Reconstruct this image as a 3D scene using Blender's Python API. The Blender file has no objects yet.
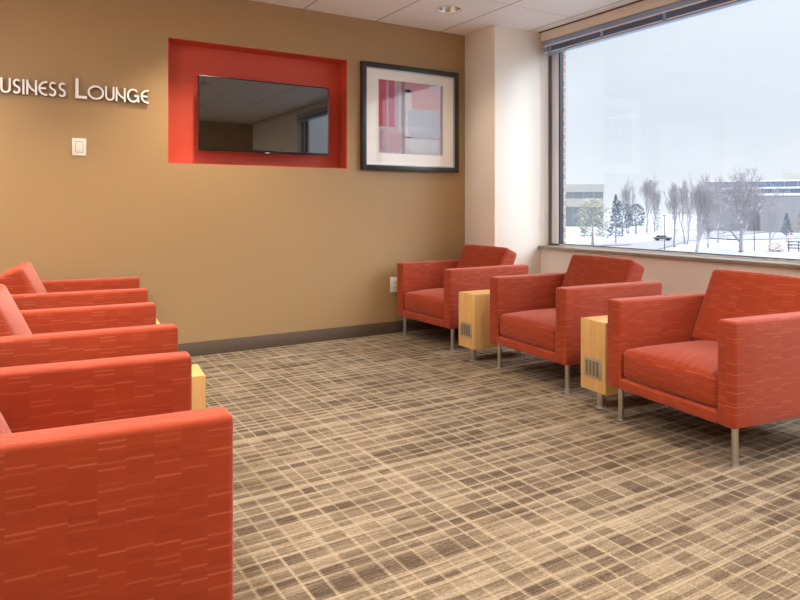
import bpy, bmesh, math, random
from mathutils import Vector, Matrix
from mathutils import noise as mnoise

S = 0.894            # survey units -> metres
sc = bpy.context.scene
COL = sc.collection
PI = math.pi
rad = math.radians

# ------------------------------------------------------------------ materials
def srgb(r, g, b):
    def f(c):
        c /= 255.0
        return c / 12.92 if c <= 0.04045 else ((c + 0.055) / 1.055) ** 2.4
    return (f(r), f(g), f(b), 1.0)

class NT:
    """small node-tree helper"""
    def __init__(self, name):
        self.m = bpy.data.materials.new(name)
        self.m.use_nodes = True
        self.t = self.m.node_tree
        self.bsdf = self.t.nodes['Principled BSDF']
        self.out = self.t.nodes['Material Output']
    def n(self, typ, **kw):
        x = self.t.nodes.new(typ)
        for k, v in kw.items():
            if k in x.inputs.keys() if isinstance(k, str) else False:
                x.inputs[k].default_value = v
            else:
                setattr(x, k, v)
        return x
    def l(self, a, b):
        self.t.links.new(a, b)
    def math(self, op, a, b=None, c=None):
        x = self.t.nodes.new('ShaderNodeMath'); x.operation = op
        for i, v in enumerate((a, b, c)):
            if v is None: continue
            if isinstance(v, (int, float)): x.inputs[i].default_value = v
            else: self.l(v, x.inputs[i])
        return x.outputs[0]
    def mix(self, fac, a, b, blend='MIX'):
        x = self.t.nodes.new('ShaderNodeMix'); x.data_type = 'RGBA'; x.blend_type = blend
        for s, v in ((x.inputs[0], fac), (x.inputs[6], a), (x.inputs[7], b)):
            if isinstance(v, (int, float, tuple)): s.default_value = v
            else: self.l(v, s)
        return x.outputs[2]
    def ramp(self, fac, stops):
        x = self.t.nodes.new('ShaderNodeValToRGB')
        e = x.color_ramp.elements
        while len(e) < len(stops): e.new(0.5)
        for el, (p, c) in zip(e, stops): el.position = p; el.color = c
        self.l(fac, x.inputs[0])
        return x.outputs[0]
    def noise(self, vec, scale, detail=2.0, rough=0.5, dim='3D'):
        x = self.t.nodes.new('ShaderNodeTexNoise'); x.noise_dimensions = dim
        x.inputs['Scale'].default_value = scale
        x.inputs['Detail'].default_value = detail
        x.inputs['Roughness'].default_value = rough
        if vec is not None:
            self.l(vec, x.inputs['W'] if dim == '1D' else x.inputs['Vector'])
        return x.outputs[0]
    def white(self, x_, y_=None, z_=None):
        w = self.t.nodes.new('ShaderNodeTexWhiteNoise'); w.noise_dimensions = '3D'
        self.l(self.comb(x_, y_, z_), w.inputs['Vector'])
        return w.outputs['Value']
    def comb(self, x=None, y=None, z=None):
        c = self.t.nodes.new('ShaderNodeCombineXYZ')
        for i, v in enumerate((x, y, z)):
            if v is None: continue
            if isinstance(v, (int, float)): c.inputs[i].default_value = v
            else: self.l(v, c.inputs[i])
        return c.outputs[0]
    def sep(self, v):
        s = self.t.nodes.new('ShaderNodeSeparateXYZ'); self.l(v, s.inputs[0])
        return s.outputs
    def coord(self, which='Object'):
        return self.t.nodes.new('ShaderNodeTexCoord').outputs[which]
    def uv(self):
        return self.t.nodes.new('ShaderNodeUVMap').outputs[0]
    def bump(self, h, strength=0.2, dist=0.01):
        b = self.t.nodes.new('ShaderNodeBump')
        b.inputs['Strength'].default_value = strength
        b.inputs['Distance'].default_value = dist
        self.l(h, b.inputs['Height']); self.l(b.outputs[0], self.bsdf.inputs['Normal'])
    def set(self, **kw):
        for k, v in kw.items():
            self.bsdf.inputs[k.replace('_', ' ')].default_value = v
    def col(self, sock):
        if isinstance(sock, tuple): self.bsdf.inputs['Base Color'].default_value = sock
        else: self.l(sock, self.bsdf.inputs['Base Color'])

def paint(name, c, var=0.04, rough=0.6, bumps=0.03, scale=3.0):
    t = NT(name); co = t.coord()
    n1 = t.noise(co, scale, 3)
    a = tuple(x * (1 - var) for x in c[:3]) + (1,); b = tuple(min(1, x * (1 + var)) for x in c[:3]) + (1,)
    t.col(t.mix(n1, a, b)); t.set(Roughness=rough)
    if bumps: t.bump(t.noise(co, 350, 2), bumps, 0.002)
    return t.m

def plain(name, c, rough=0.5, metal=0.0, var=0.05, scale=20, **kw):
    t = NT(name); co = t.coord(); n1 = t.noise(co, scale, 2)
    a = tuple(x * (1 - var) for x in c[:3]) + (1,); b = tuple(min(1, x * (1 + var)) for x in c[:3]) + (1,)
    t.col(t.mix(n1, a, b)); t.set(Roughness=rough, Metallic=metal)
    for k, v in kw.items(): t.bsdf.inputs[k.replace('_', ' ')].default_value = v
    return t.m

def make_fabric():
    t = NT('red_upholstery_fabric')
    s = t.sep(t.uv()); u, v = s[0], s[1]
    cu = t.math('FLOOR', t.math('DIVIDE', u, 0.058))
    r1 = t.white(cu, 3.3)
    vv = t.math('ADD', t.math('DIVIDE', v, 0.046), t.math('MULTIPLY', r1, 7.0))
    cv = t.math('FLOOR', vv); fv = t.math('FRACT', vv)
    r2 = t.white(cu, cv, 1.0)
    r3 = t.white(cu, cv, 9.0)
    def line(pos, w):
        d = t.math('ABSOLUTE', t.math('SUBTRACT', fv, pos))
        return t.math('MAXIMUM', t.math('SUBTRACT', 1.0, t.math('DIVIDE', d, w)), 0.0)
    def gate(r, lo):
        return t.math('MAXIMUM', t.math('DIVIDE', t.math('SUBTRACT', r, lo), 1.0 - lo), 0.0)
    l1 = t.math('MULTIPLY', line(0.25, 0.075), gate(r2, 0.25))
    l2 = t.math('MULTIPLY', line(0.55, 0.075), gate(r3, 0.35))
    l3 = t.math('MULTIPLY', line(0.85, 0.10), gate(t.white(cu, cv, 5.0), 0.3))
    lines = t.math('MINIMUM', t.math('ADD', l1, l2), 1.0)
    fine = t.noise(t.comb(t.math('MULTIPLY', u, 9), t.math('MULTIPLY', v, 260)), 1.0, 2)
    base = t.mix(t.white(cu, cv, 2.0), srgb(150, 53, 18), srgb(156, 57, 21))
    base = t.mix(t.math('MULTIPLY', fine, 0.35), base, srgb(134, 38, 15))
    base = t.mix(t.math('MULTIPLY', l3, 0.35), base, srgb(118, 28, 10))
    base = t.mix(t.math('MULTIPLY', lines, 0.42), base, srgb(214, 124, 92))
    t.col(base)
    t.set(Roughness=0.72, Sheen_Weight=0.42, Sheen_Roughness=0.45)
    t.bsdf.inputs['Sheen Tint'].default_value = srgb(255, 190, 185)
    t.bsdf.inputs['Specular IOR Level'].default_value = 0.3
    t.bump(t.math('ADD', t.math('MULTIPLY', lines, 0.5), fine), 0.25, 0.0015)
    return t.m

def make_carpet():
    t = NT('patterned_carpet')
    co = t.coord('Object')
    s = t.sep(co); u, v = s[0], s[1]
    # wandering grid: pale yarns across (lines along Y) and along (lines along X)
    uw = t.math('ADD', t.math('DIVIDE', u, 0.068), t.math('MULTIPLY', t.noise(t.math('MULTIPLY', u, 6.0), 1.0, 1, dim='1D'), 1.3))
    vw = t.math('ADD', t.math('DIVIDE', v, 0.058), t.math('MULTIPLY', t.noise(t.math('MULTIPLY', v, 5.0), 1.0, 1, dim='1D'), 1.7))
    iu, fu = t.math('FLOOR', uw), t.math('FRACT', uw)
    iv, fv = t.math('FLOOR', vw), t.math('FRACT', vw)
    def edge(f, w):
        d = t.math('ABSOLUTE', t.math('SUBTRACT', f, 0.5))
        x = t.math('DIVIDE', t.math('SUBTRACT', d, 0.5 - w), w * 0.6)
        return t.math('MAXIMUM', t.math('MINIMUM', x, 1.0), 0.0)
    lu = t.math('MULTIPLY', edge(fu, 0.11), t.math('ADD', 0.25, t.math('MULTIPLY', t.white(iu, t.math('FLOOR', t.math('DIVIDE', v, 0.31))), 0.6)))
    wv = t.math('ADD', 0.1, t.math('MULTIPLY', t.white(iv, 7.0), 0.16))
    d = t.math('ABSOLUTE', t.math('SUBTRACT', fv, 0.5))
    lv = t.math('MAXIMUM', t.math('MINIMUM', t.math('DIVIDE', t.math('SUBTRACT', d, t.math('SUBTRACT', 0.5, wv)), 0.09), 1.0), 0.0)
    # streaks along X
    st = t.noise(t.comb(t.math('MULTIPLY', u, 5.0), t.math('MULTIPLY', v, 150.0)), 1.0, 2, 0.6)
    st2 = t.noise(t.comb(t.math('MULTIPLY', u, 1.6), t.math('MULTIPLY', v, 17.0), 4.0), 1.0, 2, 0.5)
    big = t.noise(t.comb(t.math('MULTIPLY', u, 0.9), t.math('MULTIPLY', v, 2.2), 9.0), 1.0, 2)
    cell = t.white(iu, iv, 2.0)
    # how dark each cell is
    dk = t.math('ADD', t.math('MULTIPLY', cell, 0.4), t.math('MULTIPLY', t.math('SUBTRACT', st2, 0.5), 1.4))
    dk = t.math('ADD', dk, t.math('MULTIPLY', t.math('SUBTRACT', big, 0.5), 0.8))
    dk = t.math('ADD', dk, 0.46)
    dk = t.math('MAXIMUM', t.math('MINIMUM', dk, 1.0), 0.06)
    wear = t.math('ADD', 0.62, t.math('MULTIPLY', t.noise(t.comb(t.math('MULTIPLY', u, 9.0), t.math('MULTIPLY', v, 24.0), 6.0), 1.0, 2), 0.8))
    lu = t.math('MULTIPLY', lu, wear); lv = t.math('MULTIPLY', lv, wear)
    grid = t.math('MULTIPLY', t.math('SUBTRACT', 1.0, lu), t.math('SUBTRACT', 1.0, t.math('MULTIPLY', lv, 0.62)))
    dark = t.math('MULTIPLY', dk, grid)
    dark = t.math('ADD', dark, t.math('MULTIPLY', t.math('SUBTRACT', st, 0.5), 1.25))
    pile = t.noise(t.comb(t.math('MULTIPLY', u, 75.0), t.math('MULTIPLY', v, 240.0), 2.0), 1.0, 2, 0.7)
    dark = t.math('ADD', dark, t.math('MULTIPLY', t.math('SUBTRACT', pile, 0.5), 1.1))
    dark = t.math('MAXIMUM', t.math('MINIMUM', dark, 1.0), 0.0)
    c = t.ramp(dark, [(0.0, srgb(160, 147, 129)), (0.45, srgb(124, 110, 94)), (1.0, srgb(78, 66, 56))])
    t.col(c); t.set(Roughness=0.95)
    t.bsdf.inputs['Specular IOR Level'].default_value = 0.1
    t.bump(t.math('ADD', t.math('MULTIPLY', dark, -0.6), pile), 0.35, 0.004)
    return t.m

def make_wood():
    t = NT('maple_veneer')
    co = t.coord()
    mp = t.n('ShaderNodeMapping'); t.l(co, mp.inputs[0]); mp.inputs['Scale'].default_value = (22, 22, 1.6)
    g = t.noise(mp.outputs[0], 2.0, 4, 0.6)
    t.col(t.ramp(g, [(0.25, srgb(205, 158, 96)), (0.6, srgb(222, 178, 114)), (0.9, srgb(230, 190, 128))]))
    t.set(Roughness=0.38)
    return t.m

def make_ceiling():
    t = NT('acoustic_ceiling_tile')
    s = t.sep(t.coord('Object')); u, v = s[0], s[1]
    def gap(x, off, per, w):
        f = t.math('FRACT', t.math('ADD', t.math('DIVIDE', t.math('SUBTRACT', x, off), per), 0.5))
        d = t.math('ABSOLUTE', t.math('SUBTRACT', f, 0.5))
        return t.math('LESS_THAN', d, w / per)
    gx = gap(u, 2.163 * S, 0.6835 * S, 0.0045)
    gy = gap(v, 4.09 * S, 1.367 * S, 0.003)
    fl = t.noise(t.coord('Object'), 160, 2)
    base = t.mix(fl, srgb(242, 241, 239), srgb(248, 248, 247))
    base = t.mix(t.math('MULTIPLY', gy, 0.6), base, srgb(150, 146, 142))
    base = t.mix(t.math('MULTIPLY', gx, 0.9), base, srgb(112, 106, 102))
    t.col(base); t.set(Roughness=0.9)
    t.bump(fl, 0.15, 0.002)
    return t.m

def make_glass(name, veil, refl_ior=1.5, tint=(0.97, 0.985, 1.0, 1)):
    t = NT(name)
    t.t.nodes.remove(t.bsdf)
    tr = t.n('ShaderNodeBsdfTransparent'); tr.inputs[0].default_value = tint
    gl = t.n('ShaderNodeBsdfGlossy'); gl.inputs['Roughness'].default_value = 0.0
    fr = t.n('ShaderNodeFresnel')
    bk = t.n('ShaderNodeNewGeometry').outputs['Backfacing']       # same reflection on both faces of the pane
    t.l(t.math('ADD', t.math('MULTIPLY', bk, 1 / refl_ior - refl_ior), refl_ior), fr.inputs[0])
    body = tr.outputs[0]
    if veil:
        tl = t.n('ShaderNodeBsdfTranslucent')
        dn = t.noise(t.coord(), 0.8, 2)
        t.l(t.mix(dn, (0.86, 0.92, 0.98, 1), (0.95, 0.97, 0.99, 1)), tl.inputs[0])
        mv = t.n('ShaderNodeMixShader'); mv.inputs[0].default_value = veil
        t.l(body, mv.inputs[1]); t.l(tl.outputs[0], mv.inputs[2]); body = mv.outputs[0]
    mx = t.n('ShaderNodeMixShader')
    t.l(fr.outputs[0], mx.inputs[0]); t.l(body, mx.inputs[1]); t.l(gl.outputs[0], mx.inputs[2])
    t.l(mx.outputs[0], t.out.inputs[0])
    return t.m

def emitter(name, c, strength):
    t = NT(name)
    t.set(Base_Color=c, Roughness=0.4)
    t.bsdf.inputs['Emission Color'].default_value = c
    t.bsdf.inputs['Emission Strength'].default_value = strength
    return t.m

def make_brick():
    t = NT('red_brick')
    b = t.n('ShaderNodeTexBrick')
    mp = t.n('ShaderNodeMapping'); mp.inputs['Rotation'].default_value = (rad(90), 0, 0)
    t.l(t.coord(), mp.inputs[0]); t.l(mp.outputs[0], b.inputs['Vector'])
    b.inputs['Color1'].default_value = srgb(168, 138, 130); b.inputs['Color2'].default_value = srgb(156, 126, 118)
    b.inputs['Mortar'].default_value = srgb(180, 170, 160); b.inputs['Scale'].default_value = 4.5
    b.inputs['Mortar Size'].default_value = 0.03
    t.col(b.outputs[0]); t.set(Roughness=0.85)
    return t.m

def make_snow(name='snow', c=(152, 158, 168)):
    t = NT(name); co = t.coord()
    n1 = t.noise(co, 0.12, 4)
    a = srgb(*c); b = tuple(x * 0.86 for x in a[:3]) + (1,)
    t.col(t.ramp(n1, [(0.35, b), (0.6, a)])); t.set(Roughness=0.85)
    return t.m

def snowy(name, c, amount=0.5, scale=2.0):
    """dull colour, white where the surface faces up"""
    t = NT(name)
    nz = t.sep(t.n('ShaderNodeNewGeometry').outputs['Normal'])[2]
    n1 = t.noise(t.coord(), scale, 3)
    f = t.math('ADD', nz, t.math('MULTIPLY', t.math('SUBTRACT', n1, 0.5), 1.6))
    f = t.math('GREATER_THAN', f, 1.0 - amount)
    cv = t.mix(n1, tuple(x * 0.75 for x in c[:3]) + (1,), tuple(min(1, x * 1.25) for x in c[:3]) + (1,))
    t.col(t.mix(f, cv, srgb(235, 240, 246))); t.set(Roughness=0.9)
    return t.m

M = {}
M['wall_tan'] = paint('tan_wall_paint', srgb(163, 133, 93), 0.03, 0.55)
M['wall_red'] = paint('red_niche_paint', srgb(200, 76, 56), 0.03, 0.55)
M['wall_cream'] = paint('cream_wall_paint', srgb(240, 234, 224), 0.02, 0.6)
M['base'] = plain('dark_vinyl_baseboard', srgb(92, 78, 66), 0.45)
M['fabric'] = make_fabric()
M['carpet'] = make_carpet()
M['wood'] = make_wood()
M['ceiling'] = make_ceiling()
M['chrome'] = plain('satin_chrome', srgb(214, 212, 208), 0.28, 1.0, 0.03)
M['glide'] = plain('grey_glide', srgb(170, 168, 162), 0.4, 0.6)
M['grille'] = plain('brushed_grille_metal', srgb(182, 170, 148), 0.45, 0.4)
M['grille_slot'] = plain('grille_slot', srgb(118, 106, 88), 0.6)
M['alu'] = plain('pale_aluminium', srgb(232, 238, 247), 0.4, 0.0, 0.02)
M['gasket'] = plain('black_gasket', srgb(38, 42, 54), 0.6)
M['sill'] = plain('taupe_sill', srgb(150, 138, 124), 0.3)
M['jamb_shade'] = plain('jamb_shade_grey', srgb(112, 108, 106), 0.6)
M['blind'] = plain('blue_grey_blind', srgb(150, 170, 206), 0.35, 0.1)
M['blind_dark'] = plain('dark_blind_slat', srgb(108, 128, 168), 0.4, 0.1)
M['blind_white'] = plain('white_blind_edge', srgb(250, 252, 255), 0.4)
M['cord'] = plain('white_cord', srgb(232, 232, 230), 0.6)
M['black'] = plain('black_plastic', srgb(20, 20, 22), 0.3)
M['slot'] = plain('black_slot', srgb(14, 13, 13), 0.8)
M['screen'] = plain('glossy_black_screen', srgb(10, 10, 11), 0.03, 0, 0.02, IOR=2.4)
M['silver'] = plain('silver_plastic', srgb(205, 206, 208), 0.3, 0.5)
M['steel'] = plain('dark_steel', srgb(52, 52, 54), 0.5, 0.5)
M['frame'] = plain('black_picture_frame', srgb(40, 39, 41), 0.32)
M['frame_lip'] = plain('silver_inner_lip', srgb(190, 190, 190), 0.3, 0.7)
M['mat'] = plain('white_mat_board', srgb(247, 246, 243), 0.8, 0, 0.01)
M['white_letter'] = plain('white_letter_face', srgb(252, 250, 247), 0.35, 0, 0.004)
M['letter_side'] = plain('dark_letter_return', srgb(44, 28, 20), 0.5)
M['white_plastic'] = plain('white_plastic', srgb(240, 236, 226), 0.35, 0, 0.01)
M['white_trim'] = plain('white_ring', srgb(226, 224, 220), 0.4, 0, 0.01)
M['reflector'] = plain('spun_reflector', srgb(200, 200, 200), 0.22, 1.0, 0.02)
M['brick'] = make_brick()
M['win_glass'] = make_glass('window_glass', 0)
M['pic_glass'] = make_glass('picture_glass', 0, 1.55, (1, 1, 1, 1))
M['snow'] = make_snow()
M['asphalt'] = plain('snow_dusted_asphalt', srgb(128, 132, 142), 0.8, 0, 0.12, 0.25)
M['bark'] = snowy('grey_brown_bark', srgb(150, 147, 154), 0.2)  # bark, needles and facades paled: the washed-out haze is in their colour
M['bark_light'] = snowy('pale_bark', srgb(160, 158, 164), 0.25)
M['spruce'] = snowy('blue_green_needles', srgb(104, 120, 130), -0.2)
M['pine'] = snowy('grey_green_needles', srgb(120, 130, 138), -0.2)
M['tan_leaf'] = snowy('tan_winter_leaves', srgb(160, 160, 148), -0.25)
M['rust_leaf'] = snowy('rusty_winter_leaves', srgb(176, 138, 124), 0.25)
M['bld_light'] = plain('pale_concrete', srgb(168, 167, 163), 0.8, 0, 0.03, 0.3)
M['bld_glass'] = plain('blue_grey_ribbon_glass', srgb(96, 116, 140), 0.25, 0, 0.1, 0.4)
M['bld_dark'] = plain('dark_ribbon_glass', srgb(110, 122, 128), 0.3, 0, 0.1, 0.4)
M['bld_brick'] = plain('grey_brown_facade', srgb(150, 152, 160), 0.8, 0, 0.05, 0.3)
M['bld_white'] = plain('white_band', srgb(240, 242, 244), 0.7, 0, 0.02)
M['pole'] = plain('grey_pole', srgb(96, 98, 106), 0.5, 0.3)
M['car'] = plain('dark_car_paint', srgb(96, 104, 118), 0.3, 0.2)
M['car_glass'] = plain('car_glass', srgb(60, 66, 76), 0.1)
M['tyre'] = plain('tyre_rubber', srgb(34, 34, 36), 0.8)

# ------------------------------------------------------------------ mesh builder
class B:
    def __init__(self): self.bm = bmesh.new()
    def _post(self, verts, m):
        if m is not None: bmesh.ops.transform(self.bm, matrix=m, verts=verts)
    def box(self, x0, x1, y0, y1, z0, z1, bev=0.0, m=None, seg=2, mi=0):
        r = bmesh.ops.create_cube(self.bm, size=1.0)
        vs = r['verts']
        for v in vs:
            v.co = Vector((x0 + (v.co.x + .5) * (x1 - x0), y0 + (v.co.y + .5) * (y1 - y0), z0 + (v.co.z + .5) * (z1 - z0)))
        fs = set(f for v in vs for f in v.link_faces)
        for f in fs: f.material_index = mi
        if bev:
            es = list({e for v in vs for e in v.link_edges})
            r2 = bmesh.ops.bevel(self.bm, geom=es, offset=bev, segments=seg, profile=0.5, affect='EDGES')
            vs = list({v for f in r2['faces'] for v in f.verts} | {v for v in vs if v.is_valid})
            for f in r2['faces']: f.material_index = mi
        self._post(vs, m)
        return self
    def rbox(self, cx, cy, cz, lx, ly, lz, r, puff=None, m=None, n=8):
        """rounded upholstered block; puff(p, unit) -> offset vector"""
        hx, hy, hz = lx / 2, ly / 2, lz / 2
        def ts(h):
            k = [-h + r * (1 - math.cos(a * PI / 8)) for a in range(0, 5)]
            mid = [-h + r + (2 * h - 2 * r) * i / n for i in range(1, n)]
            return k + mid + [-x for x in reversed(k)]
        T = [ts(hx), ts(hy), ts(hz)]
        H = (hx, hy, hz)
        bm = self.bm
        allv = []
        for ax in range(3):
            for sg in (-1, 1):
                a, b = (ax + 1) % 3, (ax + 2) % 3
                grid = []
                for s in T[a]:
                    row = []
                    for t_ in T[b]:
                        p = [0, 0, 0]; p[ax] = sg * H[ax]; p[a] = s; p[b] = t_
                        q = [max(-(H[i] - r), min(H[i] - r, p[i])) for i in range(3)]
                        d = Vector([p[i] - q[i] for i in range(3)])
                        pp = Vector(q) + (d.normalized() * r if d.length > 1e-9 else d)
                        if puff:
                            pp = pp + puff(pp, Vector((pp.x / hx, pp.y / hy, pp.z / hz)))
                        row.append(bm.verts.new(pp + Vector((cx, cy, cz))))
                    grid.append(row)
                for i in range(len(grid) - 1):
                    for j in range(len(grid[0]) - 1):
                        q4 = [grid[i][j], grid[i + 1][j], grid[i + 1][j + 1], grid[i][j + 1]]
                        if sg < 0: q4.reverse()
                        bm.faces.new(q4)
                allv += [v for row in grid for v in row]
        res = bmesh.ops.remove_doubles(bm, verts=allv, dist=1e-5)
        vs = [v for v in allv if v.is_valid]
        self._post(vs, m)
        return self
    def cyl(self, p0, p1, r0, r1=None, seg=16, caps=True, mi=0):
        r1 = r0 if r1 is None else r1
        p0, p1 = Vector(p0), Vector(p1)
        d = (p1 - p0)
        z = d.normalized()
        x = z.orthogonal().normalized(); y = z.cross(x)
        ra, rb = [], []
        for i in range(seg):
            a = 2 * PI * i / seg; o = x * math.cos(a) + y * math.sin(a)
            ra.append(self.bm.verts.new(p0 + o * r0)); rb.append(self.bm.verts.new(p1 + o * r1))
        for i in range(seg):
            f = self.bm.faces.new([ra[i], ra[(i + 1) % seg], rb[(i + 1) % seg], rb[i]]); f.material_index = mi
        if caps:
            f = self.bm.faces.new(list(reversed(ra))); f.material_index = mi
            f = self.bm.faces.new(rb); f.material_index = mi
        return self
    def lathe(self, prof, c=(0, 0, 0), seg=32, mi=0):
        rings = []
        for (r, z) in prof:
            rings.append([self.bm.verts.new((c[0] + r * math.cos(2 * PI * i / seg), c[1] + r * math.sin(2 * PI * i / seg), c[2] + z)) for i in range(seg)])
        for a, b in zip(rings, rings[1:]):
            for i in range(seg):
                f = self.bm.faces.new([a[i], a[(i + 1) % seg], b[(i + 1) % seg], b[i]]); f.material_index = mi
        return self
    def tube(self, pts, r, seg=6):
        pts = [Vector(p) for p in pts]
        for a, b in zip(pts, pts[1:]):
            if (b - a).length > 1e-6: self.cyl(a, b, r, r, seg)
        return self
    def prism(self, poly, y0, y1, mi_face=0, mi_side=0):
        """poly in (x,z); extruded along y from y0 (front) to y1"""
        a = [self.bm.verts.new((x, y0, z)) for x, z in poly]
        b = [self.bm.verts.new((x, y1, z)) for x, z in poly]
        n = len(poly)
        f = self.bm.faces.new(a); f.material_index = mi_face
        f = self.bm.faces.new(list(reversed(b))); f.material_index = mi_side
        for i in range(n):
            f = self.bm.faces.new([a[(i + 1) % n], a[i], b[i], b[(i + 1) % n]]); f.material_index = mi_side
        return self

def finish(bm, name, mats, smooth=35):
    bmesh.ops.recalc_face_normals(bm, faces=bm.faces)
    uvl = bm.loops.layers.uv.new('UVMap')
    bm.normal_update()
    for f in bm.faces:
        n = f.normal; ax = max(range(3), key=lambda i: abs(n[i]))
        for lp in f.loops:
            c = lp.vert.co
            lp[uvl].uv = ((c.y, c.z), (c.x, c.z), (c.x, c.y))[ax]
        f.smooth = smooth > 0
    if smooth > 0:
        for e in bm.edges:
            if len(e.link_faces) == 2 and e.calc_face_angle(0) > rad(smooth): e.smooth = False
    for v in bm.verts: v.co *= S
    me = bpy.data.meshes.new(name)
    bm.to_mesh(me); bm.free()
    for m in (mats if isinstance(mats, (list, tuple)) else [mats]): me.materials.append(m)
    return me

def obj(name, b, mat, parent=None, loc=None, smooth=35):
    me = finish(b.bm if isinstance(b, B) else b, name, mat, smooth)
    o = bpy.data.objects.new(name, me); COL.objects.link(o)
    if parent: o.parent = parent
    if loc: o.location = Vector(loc) * S
    return o

def tag(o, label, cat, group=None):
    o['label'] = label; o['category'] = cat
    if group: o['group'] = group
    return o

def thing(name, label, cat, loc=(0, 0, 0), rz=0.0, group=None):
    o = bpy.data.objects.new(name, None); COL.objects.link(o)
    o.empty_display_size = 0.1
    o.location = Vector(loc) * S; o.rotation_euler = (0, 0, rz)
    return tag(o, label, cat, group)

def dup(root, loc, rz, label):
    r = root.copy(); COL.objects.link(r); r.location = Vector(loc) * S; r.rotation_euler = (0, 0, rz); r['label'] = label
    for ch in list(root.children):
        c = ch.copy(); COL.objects.link(c); c.parent = r
        for g in list(ch.children):
            d = g.copy(); COL.objects.link(d); d.parent = c
    return r

def struct(name, b, mat, parent=None, smooth=35):
    o = obj(name, b, mat, parent, None, smooth); o['kind'] = 'structure'
    return o

# ------------------------------------------------------------------ room shell
CEIL = 2.74
YB, YF, XL, XR = 5.06, -2.6, -1.7, 4.365
NX0, NX1, NZ0, NZ1, NY = 1.092, 2.563, 1.442, 2.368, 5.225

floor = struct('floor', B().box(XL - .1, XR + .2, YF - .1, NY + .1, -0.12, 0), M['carpet'])

w = B()
w.box(XL - .1, NX0, YB, NY + .1, 0, CEIL + .2)
w.box(NX1, XR + .35, YB, NY + .1, 0, CEIL + .2)
w.box(NX0, NX1, YB, NY + .1, 0, NZ0)
w.box(NX0, NX1, YB, NY + .1, NZ1, CEIL + .2)
bmesh.ops.remove_doubles(w.bm, verts=w.bm.verts, dist=1e-5)
struct('wall_back', w, M['wall_tan'])
nb = B(); t_ = .004
nb.box(NX0, NX1, NY - t_, NY + .02, NZ0, NZ1)
nb.box(NX0 - .001, NX0 + t_, YB + .001, NY, NZ0, NZ1); nb.box(NX1 - t_, NX1 + .001, YB + .001, NY, NZ0, NZ1)
nb.box(NX0, NX1, YB + .001, NY, NZ1 - t_, NZ1 + .001); nb.box(NX0, NX1, YB + .001, NY, NZ0 - .001, NZ0 + t_)
niche = struct('wall_niche', nb, M['wall_red'])

struct('wall_left', B().box(XL - .1, XL, YF, YB, 0, CEIL + .2), M['wall_cream'])
struct('wall_front', B().box(XL - .1, XR + .35, YF - .1, YF, 0, CEIL + .2), M['wall_tan'])
WZ0, WZ1, WY0, WY1 = 0.73, 2.66, -0.38, 4.614   # window opening
wr = B()
wr.box(XR, XR + .2, YF, YB, 0, WZ0)
wr.box(XR, XR + .2, YF, YB, WZ1, CEIL + .2)
wr.box(XR, XR + .2, YF, WY0, WZ0, WZ1)
wr.box(XR, XR + .2, WY1, YB, WZ0, WZ1)
struct('wall_right', wr, M['wall_cream'])
struct('wall_pillar', B().box(3.81, XR, 4.616, YB, 0, CEIL + .02, .006), M['wall_cream'])

# ceiling with openings for the recessed lamps
DL = [(3.19, 4.44), (1.32, 4.44), (-0.55, 4.44), (2.36, 1.25), (0.45, 2.75), (0.45, 0.55), (-1.05, 1.9), (2.36, -0.9), (0.45, -1.6)]
cb = B(); cb.box(XL, XR - .045, YF, YB, CEIL, CEIL + .03)
ceil_me = finish(cb.bm, 'ceiling', M['ceiling'], 0)
ceil_o = bpy.data.objects.new('ceiling', ceil_me); COL.objects.link(ceil_o)
kb = B()
for x, y in DL: kb.cyl((x, y, CEIL - .1), (x, y, CEIL + .1), .094, None, 32)
k_me = finish(kb.bm, 'cut', M['slot'], 0)
k_o = bpy.data.objects.new('cut', k_me); COL.objects.link(k_o)
bo = ceil_o.modifiers.new('holes', 'BOOLEAN'); bo.operation = 'DIFFERENCE'; bo.object = k_o; bo.solver = 'EXACT'
dg = bpy.context.evaluated_depsgraph_get(); dg.update()
new_me = bpy.data.meshes.new_from_object(ceil_o.evaluated_get(dg))
ceil_o.modifiers.clear(); ceil_o.data = new_me
bpy.data.objects.remove(k_o)
ceil_o['kind'] = 'structure'
struct('ceiling_slab', B().box(XL - .1, XR + .2, YF - .1, NY + .1, CEIL + .2, CEIL + .3), M['slot'])
# dark air slot along the window head
sl = B(); sl.box(XR - .045, XR - .012, YF, 4.616, CEIL + .0005, CEIL + .03)
struct('trim_1', sl, M['slot'])
struct('trim_2', B().box(XR - .012, XR + .001, YF, 4.616, CEIL - .006, CEIL + .03), M['wall_cream'])

# baseboards
def bb(name, b): struct(name, b, M['base'])
bb('baseboard_back', B().box(XL, 3.81, YB - .014, YB, 0, .105, .003))
bb('baseboard_left', B().box(XL, XL + .014, YF, YB - .014, 0, .105, .003))
bb('baseboard_right', B().box(XR - .014, XR, YF, 4.6, 0, .105, .003))
pb = B(); pb.box(3.796, 3.81, 4.602, YB - .014, 0, .105, .003); pb.box(3.81, XR - .014, 4.602, 4.616, 0, .105, .003)
bb('baseboard_pillar', pb)
bb('baseboard_front', B().box(XL + .014, XR - .014, YF, YF + .014, 0, .105, .003))

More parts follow.
